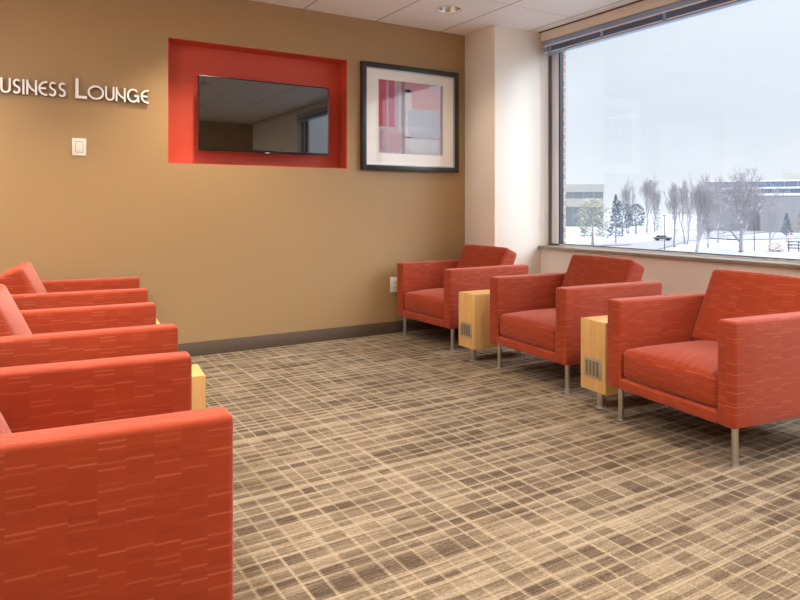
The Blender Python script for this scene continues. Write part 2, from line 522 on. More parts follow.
# ------------------------------------------------------------------ window
win = bpy.data.objects.new('window_1', None); COL.objects.link(win); win['kind'] = 'structure'
fx0, fx1 = 4.488, 4.535
fr = B()
fr.box(fx0, fx1, WY1 - .106, WY1, .755, WZ1); fr.box(fx0, fx1, WY0, WY0 + .085, .755, WZ1)
fr.box(fx0, fx1, WY0, WY1, .735, .772); fr.box(fx0, fx1, WY0, WY1, WZ1 - .07, WZ1)
fr.box(fx0, fx1, 2.13, 2.20, .755, WZ1)
obj('window_frame', fr, M['alu'], win)
gk = B()
for a, b_ in ((2.20, WY1 - .106), (WY0 + .085, 2.13)):
    gk.box(4.4865, 4.528, b_ - .014, b_ + .001, .772, WZ1 - .07); gk.box(4.4865, 4.528, a - .001, a + .012, .772, WZ1 - .07)
    gk.box(4.4865, 4.528, a, b_, .771, .776)
obj('window_gasket', gk, M['gasket'], win)
gl = B()
gl.box(4.510, 4.518, 2.20, WY1 - .106, .772, WZ1 - .07); gl.box(4.510, 4.518, WY0 + .085, 2.13, .772, WZ1 - .07)
obj('window_pane', gl, M['win_glass'], win, smooth=0)
obj('jamb_shade_strip', B().box(4.458, 4.488, WY1 - .012, WY1, .757, WZ1).box(4.458, 4.488, WY0, WY0 + .012, .757, WZ1), M['jamb_shade'], win)  # dark strips standing in for the shaded gap at each jamb
obj('window_sill', B()  .box(4.325, 4.49, WY0 - .02, WY1, .728, .757, .006), M['sill'], win)
# outside brick reveal and facade
br = B()
br.box(4.536, 4.566, 4.497, 7.0, -4.5, 5.5); br.box(4.536, 4.566, -4.0, -.31, -4.5, 5.5)
br.box(4.536, 4.566, -.31, 4.497, WZ1 - .04, 5.5); br.box(4.566, 4.70, -.31, 4.497, -4.5, .70)
struct('wall_exterior', br, M['brick'])

# ------------------------------------------------------------------ blinds
def blind(y0, y1, label):
    t = thing('window_blind', label, 'blind', (4.40, (y0 + y1) / 2, 2.53), 0, 'raised blinds along the window head')
    h = (y1 - y0) / 2
    z = lambda v: v - 2.53
    obj('headrail', B().box(-.035, .03, -h, h, z(2.607), z(2.656), .004), M['blind'], t)
    obj('headrail_lip', B().box(-.044, -.034, -h, h, z(2.598), z(2.610), .002), M['blind_white'], t)
    s = B()
    for i in range(9):
        zz = z(2.598 - i * .0058)
        s.box(-.033 - (.004 if i % 3 == 1 else 0), .026, -h + .004, h - .004, zz - .0042, zz, .001)
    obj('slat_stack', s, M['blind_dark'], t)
    obj('bottom_rail', B().box(-.036, .028, -h + .002, h - .002, z(2.529), z(2.546), .004), M['blind'], t)
    obj('bottom_edge', B().box(-.040, -.034, -h + .002, h - .002, z(2.541), z(2.549), .001), M['blind_white'], t)
    n = max(2, round((2 * h - .2) / .6)); ys = []
    yy = h - .085
    while yy > -h + .05: ys.append(yy); yy -= .61
    for q in ys:
        c = B(); c.box(-.043, -.034, q - .014, q + .014, z(2.529), z(2.606), .002)
        obj('ladder_tape', c, M['blind'], t)
    c = B(); c.tube([(-.045, h - .05, z(2.60)), (-.043, h - .048, z(2.2)), (-.046, h - .05, z(1.6)), (-.04, h - .045, z(1.05))], .0035)
    c.tube([(-.045, h - .035, z(2.60)), (-.05, h - .033, z(1.9)), (-.046, h - .036, z(1.15))], .0025)
    c.cyl((-.04, h - .045, z(1.05)), (-.04, h - .045, z(1.0)), .006, .003, 8)
    obj('pull_cord', c, M['cord'], t)
blind(2.205, 4.578, 'blue-grey blind drawn up tight above the big window')
blind(-.35, 2.165, 'blue-grey blind drawn up over the second pane, outside the photo')

# ------------------------------------------------------------------ armchairs
def make_chair(label, loc, rz):
    t = thing('armchair', label, 'armchair', loc, rz, 'red armchairs of the lounge')
    W, D, AT = .785, .82, .095
    z0, z1 = .176, .636
    for sgn in (1, -1):
        cy = sgn * (W / 2 - AT / 2)
        obj('arm', B().rbox(0, cy, (z0 + z1) / 2, D, AT, z1 - z0, .017, n=5), M['fabric'], t)
    iw = W / 2 - AT
    obj('front_rail', B().rbox(.03, 0, (z0 + .234) / 2, D - .062, 2 * iw + .012, .234 - z0, .014, n=5), M['fabric'], t)
    obj('backrest', B().rbox(-.384, 0, (z0 + .628) / 2, .06, 2 * iw + .012, .622 - z0, .018, n=5), M['fabric'], t)
    def dome(p, u):
        k = max(0, 1 - u.x ** 4) * max(0, 1 - abs(u.y) ** 2.6)
        o = Vector((0, 0, 0))
        if u.z > 0: o.z = .042 * k * u.z
        if u.x > 0.5: o.x = .012 * max(0, 1 - u.z ** 2) * max(0, 1 - u.y ** 4)
        return o
    obj('seat_cushion', B().rbox(.090, 0, .310, .610, 2 * iw - .006, .150, .026, dome, n=10), M['fabric'], t)
    def puff(p, u):
        k = max(0, 1 - abs(u.y) ** 3) * max(0, 1 - abs(u.z) ** 3)
        return Vector((.014 * k * (1 if u.x > 0 else -.6) * abs(u.x), 0, .006 * (1 - u.y ** 2) * (1 if u.z > .8 else 0)))
    m = Matrix.Translation((-.2286, 0, .565)) @ Matrix.Rotation(-rad(24.5), 4, 'Y')
    obj('back_cushion', B().rbox(0, 0, 0,   .140, 2 * iw - .008, .418, .026, puff, m, n=10), M['fabric'], t)
    for sx in (1, -1):
        for sy in (1, -1):
            x, y = (D / 2 - .058 if sx > 0 else -D / 2 + .06), sy * (W / 2 - .047)
            lg = obj('leg', B().cyl((0, 0, .006), (0, 0, .178), .0145, None, 16), M['chrome'], t, (x, y, 0))
            obj('foot_glide', B().cyl((0, 0, 0), (0, 0, .008), .019, .017, 16), M['glide'], lg)
    return t

def face_deg(mid, deg, D=.82):
    """chair centre from the middle of its front edge and its facing"""
    a = rad(deg)
    return (mid[0] - math.cos(a) * D / 2, mid[1] - math.sin(a) * D / 2, 0), a
R3 = face_deg((2.724, 2.050), 172.8)
R2 = face_deg((2.918, 3.243), 175.9)
R1 = face_deg((2.985, 4.547), 180.65)
LA = face_deg((.526, 1.930), -6.2)
LB = face_deg((.675, 3.190), -4.2)
LC = face_deg((.820, 4.510), -6.2)
ch = make_chair('red armchair nearest the camera in the row under the window', *R3)
for (loc, a), lab in ((R2, 'red armchair in the middle of the window row, a wooden table on each side'),
                      (R1, 'red armchair in the far corner, in front of the cream pillar'),
                      (LA, 'red armchair at the lower left, nearest the camera, seen side on'),
                      (LB, 'middle red armchair of the left-hand row, behind the nearest one'),
                      (LC, 'farthest red armchair of the left-hand row, close to the tan wall')):
    dup(ch, loc, a, lab)

# ------------------------------------------------------------------ side tables between the chairs
def make_table(label, loc, rz):
    """front faces local +X, origin under the middle of the front face"""
    t = thing('side_table', label, 'table', loc, rz, 'narrow wooden tables between the armchairs')
    W, D, z0, z1 = .200, .56, .098, .492
    obj('cabinet', B().box(-D, 0, -W / 2, W / 2, z0, z1, .003), M['wood'], t)
    g = obj('power_grille', B().box(0, .005, -.070, .070, .172, .282, .002), M['grille'], t)
    s = B()
    for i in range(4): s.box(.004, .0065, -.052 + i * .028, -.032 + i * .028, .186, .268, .001)
    obj('grille_insert', s, M['grille_slot'], g)
    for x in (-.06, -D + .07):
        lg = obj('leg', B().cyl((0, 0, .004), (0, 0, .1), .021, None, 20), M['chrome'], t, (x, 0, 0))
        obj('foot_disc', B().cyl((0, 0, 0), (0, 0, .007), .031, .029, 20), M['glide'], lg)
    return t
tb = make_table('narrow maple side table between the two nearer armchairs of the window row', (2.84, 2.594, 0), rad(174))
dup(tb, (2.93, 3.872, 0), rad(178), 'narrow maple side table beside the armchair in the far corner')
dup(tb, (.690, 2.612, 0), rad(-6.3), 'maple side table behind the nearest armchair of the left-hand row')
dup(tb, (.778, 3.845, 0), rad(-6.3), 'maple side table almost hidden between the two farther left-hand armchairs')

# ------------------------------------------------------------------ television in the red niche
tv = thing('television', 'flat black television hanging in the red wall niche', 'television', (1.8555, YB + .03, 1.548))
hw, hh = .5385, .569
tb_ = B(); tb_.box(-hw, hw, -.028, .012, 0, hh, .006); tb_.box(-.36, .36, .010, .05, .08, .42, .01)
obj('tv_body', tb_, M['black'], tv)
obj('screen', B().box(-hw + .011, hw - .011, -.0292, -.027, .017, hh - .011), M['screen'], tv)
lg = obj('receiver_tab', B().box(-.045, .045, -.030, -.005, -.010, .006, .003), M['black'], tv)
mk = B(); mk.box(-.018, .018, -.0312, -.0295, -.004, .003, .0005)
obj('badge', mk, M['silver'], lg)
mt = B(); mt.box(-.2, .2, .145, .160, .12, .38); mt.box(-.05, .05, .05, .15, .2, .3)
obj('wall_bracket', mt, M['steel'], tv)

# ------------------------------------------------------------------ framed print
pf = thing('framed_print', 'framed pink and grey abstract print hanging right of the niche', 'picture', (3.203, YB, 1.436))
PW, PH, FW = .515, .936, .046
f = B()
f.box(-PW, -PW + FW, -.036, 0, 0, PH, .004); f.box(PW - FW, PW, -.036, 0, 0, PH, .004)
f.box(-PW + FW - .004, PW - FW + .004, -.035, 0, 0, FW, .004); f.box(-PW + FW - .004, PW - FW + .004, -.035, 0, PH - FW, PH, .004)
obj('frame', f, M['frame'], pf)
f = B(); q = FW - .001; k = .009
f.box(-PW + q, -PW + q + k, -.028, -.004, q, PH - q); f.box(PW - q - k, PW - q, -.028, -.004, q, PH - q)
f.box(-PW + q, PW - q, -.028, -.004, q, q + k); f.box(-PW + q, PW - q, -.028, -.004, PH - q - k, PH - q)
obj('inner_lip', f, M['frame_lip'], pf)
AX0, AX1, AZ0, AZ1 = -.338, .350, .154, .800
f = B()
f.box(-PW + FW, AX0, -.012, -.004, FW, PH - FW); f.box(AX1, PW - FW, -.012, -.004, FW, PH - FW)
f.box(AX0, AX1, -.012, -.004, FW, AZ0); f.box(AX0, AX1, -.012, -.004, AZ1, PH - FW)
obj('mat_board', f, M['mat'], pf, smooth=0)
cols = [srgb(188, 186, 200), srgb(180, 84, 108), srgb(134, 126, 146), srgb(196, 150, 162), srgb(172, 184, 208), srgb(196, 204, 220), srgb(182, 146, 166), srgb(204, 200, 208), srgb(166, 160, 180)]
pm = [plain('print_ink_%d' % i, c, 0.8, 0, 0.12, 9) for i, c in enumerate(cols)]
p = B()
p.box(AX0 - .004, AX1 + .004, -.006, -.004, AZ0 - .004, AZ1 + .004, mi=0)
def blob(s0, s1, t0, t1, mi, rr, lvl):
    x0, x1 = AX0 + s0 * (AX1 - AX0), AX0 + s1 * (AX1 - AX0)
    z1, z0 = AZ1 - t0 * (AZ1 - AZ0), AZ1 - t1 * (AZ1 - AZ0)
    rr = min(rr, (x1 - x0) / 2.01, (z1 - z0) / 2.01)
    pts = []
    for cx_, cz_, a0 in ((x1 - rr, z1 - rr, 0), (x0 + rr, z1 - rr, 90), (x0 + rr, z0 + rr, 180), (x1 - rr, z0 + rr, 270)):
        for i in range(5): a = rad(a0 + i * 22.5); pts.append((cx_ + rr * math.cos(a), cz_ + rr * math.sin(a)))
    p.prism(pts, -.006 - .0004 * lvl, -.0055, mi, mi)
blob(0, .30, 0, .64, 1, .002, 1); blob(.30, .78, 0, .14, 3, .002, 1); blob(.24, .30, 0, 1, 8, .002, 2)
blob(.345, .40, 0, 1, 2, .002, 2); blob(.51, .96, .04, .36, 3, .03, 2); blob(.45, .95, .38, .75, 4, .035, 2)
blob(.46, .93, .78, .96, 5, .03, 2); blob(.02, .34, .66, .985, 6, .04, 3); blob(.12, .15, 0, 1, 8, .001, 4)
blob(.96, .985, 0, 1, 8, .001, 2); blob(.0, 1, .755, .775, 8, .001, 1); blob(.40, .5, .1, .9, 7, .02, 1)
obj('art_print', p, pm, pf, smooth=0)
obj('picture_glass', B().box(-PW + FW - .003, PW - FW + .003, -.020, -.017, FW - .003, PH - FW + .003), M['pic_glass'], pf, smooth=0)

# ------------------------------------------------------------------ wall lettering
def ribbon(b, pts, w, y0, y1, closed=False):
    P = [Vector((x, z)) for x, z in pts]; n = len(P)
    L, Rr = [], []
    for i in range(n):
        if closed: a, c = P[(i - 1) % n], P[(i + 1) % n]
        else: a, c = P[max(0, i - 1)], P[min(n - 1, i + 1)]
        d1 = (P[i] - a); d2 = (c - P[i])
        if d1.length < 1e-9: d1 = d2
        if d2.length < 1e-9: d2 = d1
        d1.normalize(); d2.normalize()
        n1, n2 = Vector((-d1.y, d1.x)), Vector((-d2.y, d2.x))
        mm = (n1 + n2).normalized(); k = 1 / max(.45, mm.dot(n1))
        L.append(P[i] + mm * w / 2 * k); Rr.append(P[i] - mm * w / 2 * k)
    bm = b.bm
    def v(p, y): return bm.verts.new((p.x, y, p.y))
    lf, rf, lb, rb = [v(p, y0) for p in L], [v(p, y0) for p in Rr], [v(p, y1) for p in L], [v(p, y1) for p in Rr]
    def face(vs, mi): f_ = bm.faces.new(vs); f_.material_index = mi
    rng = range(n if closed else n - 1)
    for i in rng:
        j = (i + 1) % n
        face([lf[i], rf[i], rf[j], lf[j]], 0); face([lb[i], lb[j], rb[j], rb[i]], 1)
        face([lf[i], lf[j], lb[j], lb[i]], 1); face([rf[i], rb[i], rb[j], rf[j]], 1)
    if not closed:
        face([lf[0], lb[0], rb[0], rf[0]], 1); face([lf[-1], rf[-1], rb[-1], lb[-1]], 1)
def arc(cx_, cz_, rx, rz_, a0, a1, n=14):
    return [(cx_ + rx * math.cos(rad(a0 + (a1 - a0) * i / n)), cz_ + rz_ * math.sin(rad(a0 + (a1 - a0) * i / n))) for i in range(n + 1)]
def strokes(chx, W, H, w):
    h = w / 2; x0, x1, z0, z1 = h, W - h, h, H - h; mx, mz = W / 2, H / 2
    rx = (x1 - x0) / 2
    if chx == 'L': return [[(h, H), (h, h), (W, h)]]
    if chx == 'I': return [[(mx, 0), (mx, H)]]
    if chx == 'O': return [('c', arc(mx, mz, rx, mz - h, 0, 360 - 360 / 28, 27))]
    if chx == 'U': return [[(x0, H)] + arc(mx, z0 + rx * 1.05, rx, rx * 1.05, 180, 360, 12) + [(x1, H)]]
    if chx == 'N': return [[(x0, 0), (x0, H)], [(x0, H - w * .9)] + [(x0 + (x1 - x0) * (1 - math.cos(rad(a))) * 1.0, H - w * .9 - (H * .62) * math.sin(rad(a)) ** 1.6) for a in range(12, 91, 13)], [(x1, 0), (x1, H)]]
    if chx == 'S':
        r = (z1 - z0) / 4
        return [arc(mx + rx * .12, z1 - r, rx * .92, r, 40, 258, 12) + arc(mx - rx * .10, z0 + r, rx * .9, r, 78, -150, 12)]
    if chx == 'E': return [arc(x1, mz, (x1 - x0), mz - h, 82, 278, 18), [(x0, mz), (x1 - .002, mz)]]
    if chx == 'G': return [arc(mx + rx * .05, mz, rx, mz - h, 42, 352, 20), [(x1 + .001, 0.002), (x1 + .001, mz * .96), (mx + rx * .25, mz * .96)]]
    if chx == 'B':
        return [[(x0, 0), (x0, H)], [(x0, z1), (mx, z1)] + arc(mx, z1 - (z1 - z0) * .23, rx * .85, (z1 - z0) * .23, 80, -90, 8) + [(x0, z0 + (z1 - z0) * .54)],
                [(x0, z0), (mx, z0)] + arc(mx, z0 + (z1 - z0) * .27, rx, (z1 - z0) * .27, -80, 90, 8)]
sign = thing('wall_lettering', 'white raised small-capital lettering reading BUSINESS LOUNGE on the tan wall', 'sign', (.45, YB, 1.863))
for chx, a, b_ in [('B', -.052, .024), ('U', .034, .094), ('S', .101, .153), ('I', .156, .174), ('N', .181, .245), ('E', .251, .305), ('S', .311, .362), ('S', .368, .420),
                   ('L', .474, .546), ('O', .550, .655), ('U', .661, .723), ('N', .729, .796), ('G', .802, .886), ('E', .896, .952)]:
    big = chx in 'LB'
    H = .137 if big else .099
    w_ = .0205 if chx == 'L' else .0132
    lb_ = B()
    for i_, stv in enumerate(strokes(chx, b_ - a, H, w_)):
        e = .0006 * i_
        if stv[0] == 'c': ribbon(lb_, stv[1], w_, -.030 - e, -.004, True)
        else: ribbon(lb_, stv, w_, -.030 - e, -.004)
    lb_.cyl(((b_ - a) * .5 if chx in 'IOLB' else .009, -.006, .010 if chx != 'O' else .008), ((b_ - a) * .5 if chx in 'IOLB' else .009, .0, .010 if chx != 'O' else .008), .003, None, 6, mi=1)
    obj('letter', lb_, [M['white_letter'], M['letter_side']], sign, (a - .45, 0, 0), smooth=30)

# ------------------------------------------------------------------ switch and outlet
sw = thing('light_switch', 'white rocker light switch on the tan wall below the lettering', 'switch', (.500, YB, 1.473))
obj('switch_plate', B().box(-.044, .044, -.009, 0, 0, .120, .003), M['white_plastic'], sw)
rk = B(); rk.box(-.021, .021, -.014, -.008, .027, .093, .002, Matrix.Translation((0, -.008, .06)) @ Matrix.Rotation(rad(4), 4, 'X') @ Matrix.Translation((0, .008, -.06)))
obj('rocker', rk, M['white_plastic'], sw)
rg = B()
rg.box(-.025, -.022, -.0105, -.008, .022, .098); rg.box(.022, .025, -.0105, -.008, .022, .098); rg.box(-.025, .025, -.0105, -.008, .022, .0255); rg.box(-.025, .025, -.0105, -.008, .0945, .098)
obj('rocker_surround', rg, M['glide'], sw)
ou = thing('wall_outlet', 'white wall outlet low on the tan wall by the corner armchair', 'outlet', (3.032, YB, .362))
obj('outlet_plate', B().box(-.044, .044, -.008, 0, 0, .134, .003), M['white_plastic'], ou)
for zz in (.030, .076):
    r_ = obj('receptacle', B().box(-.018, .018, -.0105, -.006, zz, zz + .030, .003), M['white_plastic'], ou)
    q_ = B(); q_.box(-.009, -.006, -.0112, -.010, zz + .012, zz + .023); q_.box(.006, .009, -.0112, -.010, zz + .012, zz + .023)
    obj('socket_slot', q_, M['black'], r_)

# ------------------------------------------------------------------ recessed ceiling lamps
WARM = (1.0, 0.82, 0.58)
M['lamp'] = emitter('warm_lamp_face', (1.0, 0.86, 0.66, 1), 6.0)
SPOT_W = 125.0
def make_downlight(label, x, y):
    t = thing('downlight', label, 'ceiling light', (x, y, CEIL), 0, 'round recessed downlights in the ceiling')
    obj('trim_ring', B().lathe([(.112, 0), (.110, -.005), (.098, -.006), (.092, 0), (.092, .004)], seg=40), M['white_trim'], t)
    obj('reflector', B().lathe([(.0935, .0), (.088, .02), (.076, .06), (.058, .095), (.056, .10), (.0, .10)], seg=40), M['reflector'], t)
    lp = B(); lp.lathe([(.0, .062), (.018, .062), (.034, .068), (.040, .080), (.034, .094), (.0, .099)], seg=24)
    obj('lamp', lp, M['lamp'], t)
    ld = bpy.data.lights.new('lamp_beam', 'SPOT'); ld.energy = SPOT_W; ld.color = WARM
    ld.spot_size = rad(104); ld.spot_blend = 0.9; ld.shadow_soft_size = .05
    lo = bpy.data.objects.new('lamp_beam', ld); COL.objects.link(lo); lo.parent = t; lo.location = (0, 0, .02)
    return t
dl0 = make_downlight('round recessed downlight in the ceiling above the far corner', *DL[0])
names = ['recessed downlight over the farthest left-hand armchair, above the frame', 'recessed downlight in the far left ceiling corner, outside the photo',
         'recessed downlight over the open floor by the window, outside the photo', 'recessed downlight over the left-hand row of armchairs, outside the photo',
         'recessed downlight above the camera side of the left-hand row, outside the photo', 'recessed downlight by the left wall, outside the photo',
         'recessed downlight behind the camera near the window, outside the photo', 'recessed downlight behind the camera near the front wall, outside the photo']
for (x, y), nme in zip(DL[1:], names): dup(dl0, (x, y, CEIL), 0, nme)
dim = [c for c in dl0.children if c.type == 'LIGHT'][0]          # the corner lamp runs dimmer
dim.data = dim.data.copy(); dim.data.energy = SPOT_W * .2

# fill-light panels, added out of view to brighten the room
M['panel'] = emitter('added_fill_glow', (1.0, 0.98, 0.95, 1), 30.0)
def make_fill_panel(label, x, y):
    t = thing('added_fill_panel', label, 'ceiling light', (x, y, CEIL), 0, 'added fill-light panels out of view')
    f_ = B(); a, b_, e = .34, .68, .02
    f_.box(-a, a, -b_, -b_ + e, -.012, 0, .002); f_.box(-a, a, b_ - e, b_, -.012, 0, .002)
    f_.box(-a, -a + e, -b_ + e, b_ - e, -.012, 0, .002); f_.box(a - e, a, -b_ + e, b_ - e, -.012, 0, .002)
    obj('panel_frame', f_, M['white_trim'], t)
    obj('diffuser', B().box(-a + e, a - e, -b_ + e, b_ - e, -.008, -.001), M['panel'], t)
    return t
p0 = make_fill_panel('added fill-light panel above the left side of the room, outside the photo', -.75, 2.3)
dup(p0, (1.5, -1.9, CEIL), 0, 'added fill-light panel behind the camera by the front wall, outside the photo')

# ------------------------------------------------------------------ outdoors
K = 1.95
GZ = 1.13 - 5.13 * K
def P(x, y, z=0.0): return (x * K, y * K, GZ + z)

g = B(); nx, ny = 40, 40
gv = [[None] * (ny + 1) for _ in range(nx + 1)]
for i in range(nx + 1):
    for j in range(ny + 1):
        x, y = 6 + 700 * (i / nx) ** 1.6, -200 + 900 * j / ny
        gv[i][j] = g.bm.verts.new((x, y, GZ - .02 + .25 * (mnoise.noise(Vector((x * .03, y * .03, 0)))) - .2))
for i in range(nx):
    for j in range(ny): g.bm.faces.new([gv[i][j], gv[i + 1][j], gv[i + 1][j + 1], gv[i][j + 1]])
struct('ground', g, M['snow'])
def strip(pts, w, zz=.12):
    b = B(); V = [Vector((x * K, y * K)) for x, y in pts]
    L = []
    for i, q in enumerate(V):
        d = (V[min(i + 1, len(V) - 1)] - V[max(i - 1, 0)]).normalized(); n_ = Vector((-d.y, d.x)) * w / 2
        L.append((b.bm.verts.new((*(q + n_), GZ + zz)), b.bm.verts.new((*(q - n_), GZ + zz)), b.bm.verts.new((*(q - n_), GZ - .6)), b.bm.verts.new((*(q + n_), GZ - .6))))
    for a, c in zip(L, L[1:]):
        for k_ in range(4): b.bm.faces.new([a[k_], c[k_], c[(k_ + 1) % 4], a[(k_ + 1) % 4]])
    return b
struct('road', strip([(60, 50), (72, 56), (84, 62), (100, 68), (130, 76)], 9), M['asphalt'])
struct('road_branch', strip([(50, 62), (66, 60.5), (80, 60), (90, 63)], 6, .10), M['asphalt'])
struct('car_park', strip([(96, 62), (106, 60), (124, 54)], 14, .08), M['asphalt'])

# bare trees
def bare_tree(name, label, x, y, h, w, seed, mat='bark', stems=1, fork=.2, rad0=.17, upright=.75, depth=7, group='bare winter trees outside the window'):
    rnd = random.Random(seed)
    t = thing(name, label, 'tree', P(x, y), rnd.uniform(0, 6), group)
    h *= K; w *= K
    tr, brn = B(), B()
    def grow(p, d, L, r, lev):
        n = 3; pts = [p]
        for i in range(n):
            d = (d + Vector((rnd.uniform(-1, 1), rnd.uniform(-1, 1), rnd.uniform(-.3, .6))) * .16).normalized()
            p = p + d * L / n; pts.append(p)
        tgt = tr if lev == 0 else brn
        for i in range(n):
            ra = max(.022, r * (1 - .42 * i / n)); rb = max(.022, r * (1 - .42 * (i + 1) / n))
            tgt.cyl(pts[i], pts[i + 1], ra, rb, 6 if lev < 2 else 4 if lev < 4 else 3, caps=False)
        if lev >= depth: return
        if lev <= 2:
            for q in pts[1:-1]:
                if rnd.random() < .8:
                    ax = d.orthogonal().normalized(); ax.rotate(Matrix.Rotation(rnd.uniform(0, 2 * PI), 3, d))
                    nd = d.copy(); nd.rotate(Matrix.Rotation(rad(rnd.uniform(30, 55)), 3, ax))
                    nd = (nd + Vector((0, 0, .45 * upright))).normalized()
                    grow(q, nd, L * rnd.uniform(.7, 1.0), r * .42, lev + 2)
        for c in range(3 if lev < 2 or rnd.random() < .45 else 2):
            ang = rad(rnd.uniform(18, 46)) * (1.25 - .5 * upright)
            ax = d.orthogonal().normalized(); ax.rotate(Matrix.Rotation(rnd.uniform(0, 2 * PI), 3, d))
            nd = d.copy(); nd.rotate(Matrix.Rotation(ang, 3, ax))
            nd = (nd + Vector((0, 0, .25 * upright))).normalized()
            bp = pts[-1] if c < 2 else pts[-2]
            grow(bp, nd, L * rnd.uniform(.66, .86), r * .58 * rnd.uniform(.8, 1.05), lev + 1)
    for s_ in range(stems):
        a = rnd.uniform(0, 2 * PI) if stems > 1 else 0
        off = Vector((math.cos(2 * PI * s_ / stems + a), math.sin(2 * PI * s_ / stems + a), 0)) * (w * .05 if stems > 1 else 0)
        d0 = Vector((off.x * 1.2, off.y * 1.2, 1)).normalized()
        grow(off, d0, h * fork, rad0 * K * (1 if stems == 1 else .7), 0)
    # fit the grown tree to its height and spread
    allv = list(tr.bm.verts) + list(brn.bm.verts)
    zmax = max(v.co.z for v in allv); rmax = sorted(math.hypot(v.co.x, v.co.y) for v in allv)[int(len(allv) * .95)]
    for v in allv:
        k_ = min(1, v.co.z / (zmax * .15) if v.co.z > 0 else 0)
        sx = 1 + ((w / 2) / rmax - 1) * k_
        v.co = Vector((v.co.x * sx, v.co.y * sx, v.co.z * h / zmax))
    for v in list(tr.bm.verts):
        if v.co.z < .02: v.co.z = -.3
    obj('trunk', tr, M[mat], t, smooth=60); obj('branches', brn, M[mat], t, smooth=60)
    return t

def leafy(name, label, x, y, h, w, seed, mat, conical=False, base=.2, cat='tree', group='evergreens and shrubs outside the window', n=420, leaf=.34, trunk=True, mat_t='bark'):
    rnd = random.Random(seed)
    t = thing(name, label, cat, P(x, y), rnd.uniform(0, 6), group)
    h *= K; w *= K
    if trunk:
        obj('trunk', B().cyl((0, 0, -.3), (0, 0, h * (.92 if conical else .6)), .035 * w + .06, .02, 8), M[mat_t], t)
    f_ = B()
    for i in range(n):
        if conical:
            q = rnd.random() ** .8; z_ = h * (base + (1 - base) * q); R_ = w / 2 * (1 - q) ** .8 * (1 + .18 * math.sin(q * 40)) + .05
        else:
            q = rnd.random(); z_ = h * (base + (1 - base) * q); R_ = w / 2 * math.sqrt(max(0.02, 1 - (2 * q - .85) ** 2 / 1.35)) * (.85 + .3 * mnoise.noise(Vector((q * 5, seed, i * .01))))
        a = rnd.uniform(0, 2 * PI); rr = R_ * math.sqrt(rnd.uniform(.25, 1))
        c = Vector((rr * math.cos(a), rr * math.sin(a), z_ - (.12 * rr if conical else 0)))
        out_ = Vector((math.cos(a), math.sin(a), rnd.uniform(-.5, .5) if not conical else -.25)).normalized()
        side = out_.cross(Vector((0, 0, 1))).normalized(); up = side.cross(out_)
        L_ = leaf * rnd.uniform(.7, 1.4) * (1 - .4 * (q if conical else 0)); W_ = L_ * rnd.uniform(.35, .6); th = L_ * .22
        vs = [f_.bm.verts.new(c + out_ * L_), f_.bm.verts.new(c - out_ * L_ * .6), f_.bm.verts.new(c + side * W_), f_.bm.verts.new(c - side * W_), f_.bm.verts.new(c + up * th), f_.bm.verts.new(c - up * th)]
        for a_, b_, c_ in ((0, 2, 4), (2, 1, 4), (1, 3, 4), (3, 0, 4), (2, 0, 5), (1, 2, 5), (3, 1, 5), (0, 3, 5)):
            f_.bm.faces.new([vs[a_], vs[b_], vs[c_]])
    obj('foliage', f_, M[mat], t, smooth=0)
    return t

leafy('tan_leaved_tree', 'tan-leaved round tree standing nearest the left window jamb', 64.7, 59.1, 6.0, 4.9, 1, 'tan_leaf', base=.2, n=900, leaf=.42)
leafy('spruce_tree', 'narrow blue-green spruce just right of the tan-leaved tree', 74.6, 63.9, 6.7, 2.3, 2, 'spruce', True, .10, n=620, leaf=.5)
leafy('pine_tree', 'rounded dark pine behind the narrow spruce', 92.0, 77.4, 5.9, 4.0, 3, 'pine', False, .22, n=700, leaf=.5)
leafy('pine_tree', 'rounded dark pine below the tall bare trees, right of the spruce', 100.4, 81.4, 5.4, 4.0, 4, 'pine', False, .25, n=700, leaf=.5)
leafy('spotted_conifer', 'thin snow-flecked conifer between the pines and the street lamp', 118.5, 90.7, 6.3, 2.0, 5, 'pine', True, .08, n=200, leaf=.55)
bare_tree('bare_tree', 'tall bare tree rising behind the two rounded pines, leftmost of three', 101.8, 84.4, 10.8, 4.2, 11, depth=6, stems=2, upright=1.1, fork=.17)
bare_tree('bare_tree', 'tall bare tree rising behind the two rounded pines, middle of three', 107.9, 84.9, 11.2, 3.8, 12, stems=1, upright=1.1, fork=.18)
bare_tree('bare_tree', 'tall bare tree rising behind the two rounded pines, rightmost of three', 113.5, 87.4, 10.4, 3.0, 13, stems=1, upright=1.1, fork=.18)
bare_tree('bare_tree', 'bare tree just right of the parked car, leftmost of its cluster', 73.5, 53.7, 8.4, 2.9, 14, stems=1, upright=1.0, fork=.2)
bare_tree('bare_tree', 'bare tree second from the left in the cluster right of the car', 78.7, 55.7, 8.9, 3.4, 15, depth=6, stems=2, upright=1.05, fork=.18)
bare_tree('bare_tree', 'tallest bare tree in the cluster right of the car, pale and many-stemmed', 64.0, 44.3, 8.9, 3.9, 16, 'bark_light', depth=6, stems=3, upright=1.05, fork=.17, rad0=.13)
bare_tree('bare_tree', 'bare tree behind the many-stemmed one, before the long building', 86.5, 56.2, 9.4, 3.2, 17, stems=1, upright=1.0, fork=.18, rad0=.12)
bare_tree('bare_tree', 'big wide-spreading bare tree standing before the long building', 71.4, 43.6, 9.6, 8.4, 18, stems=1, upright=.35, fork=.2, rad0=.26, depth=8)
bare_tree('bare_tree', 'small bare tree right of the wide-spreading tree', 78.0, 44.2, 5.6, 2.7, 19, stems=1, upright=.9, fork=.34, rad0=.1, depth=5)
bare_tree('arching_shrub', 'low arching bare shrub at the left foot of the wide-spreading tree', 75.6, 50.3, 4.2, 2.6, 20, 'bark_light', stems=4, upright=.2, fork=.3, rad0=.07, depth=5)
leafy('blue_spruce', 'small blue spruce near the right edge of the window view', 113.8, 61.5, 3.9, 1.9, 6, 'spruce', True, .05, n=400, leaf=.5)
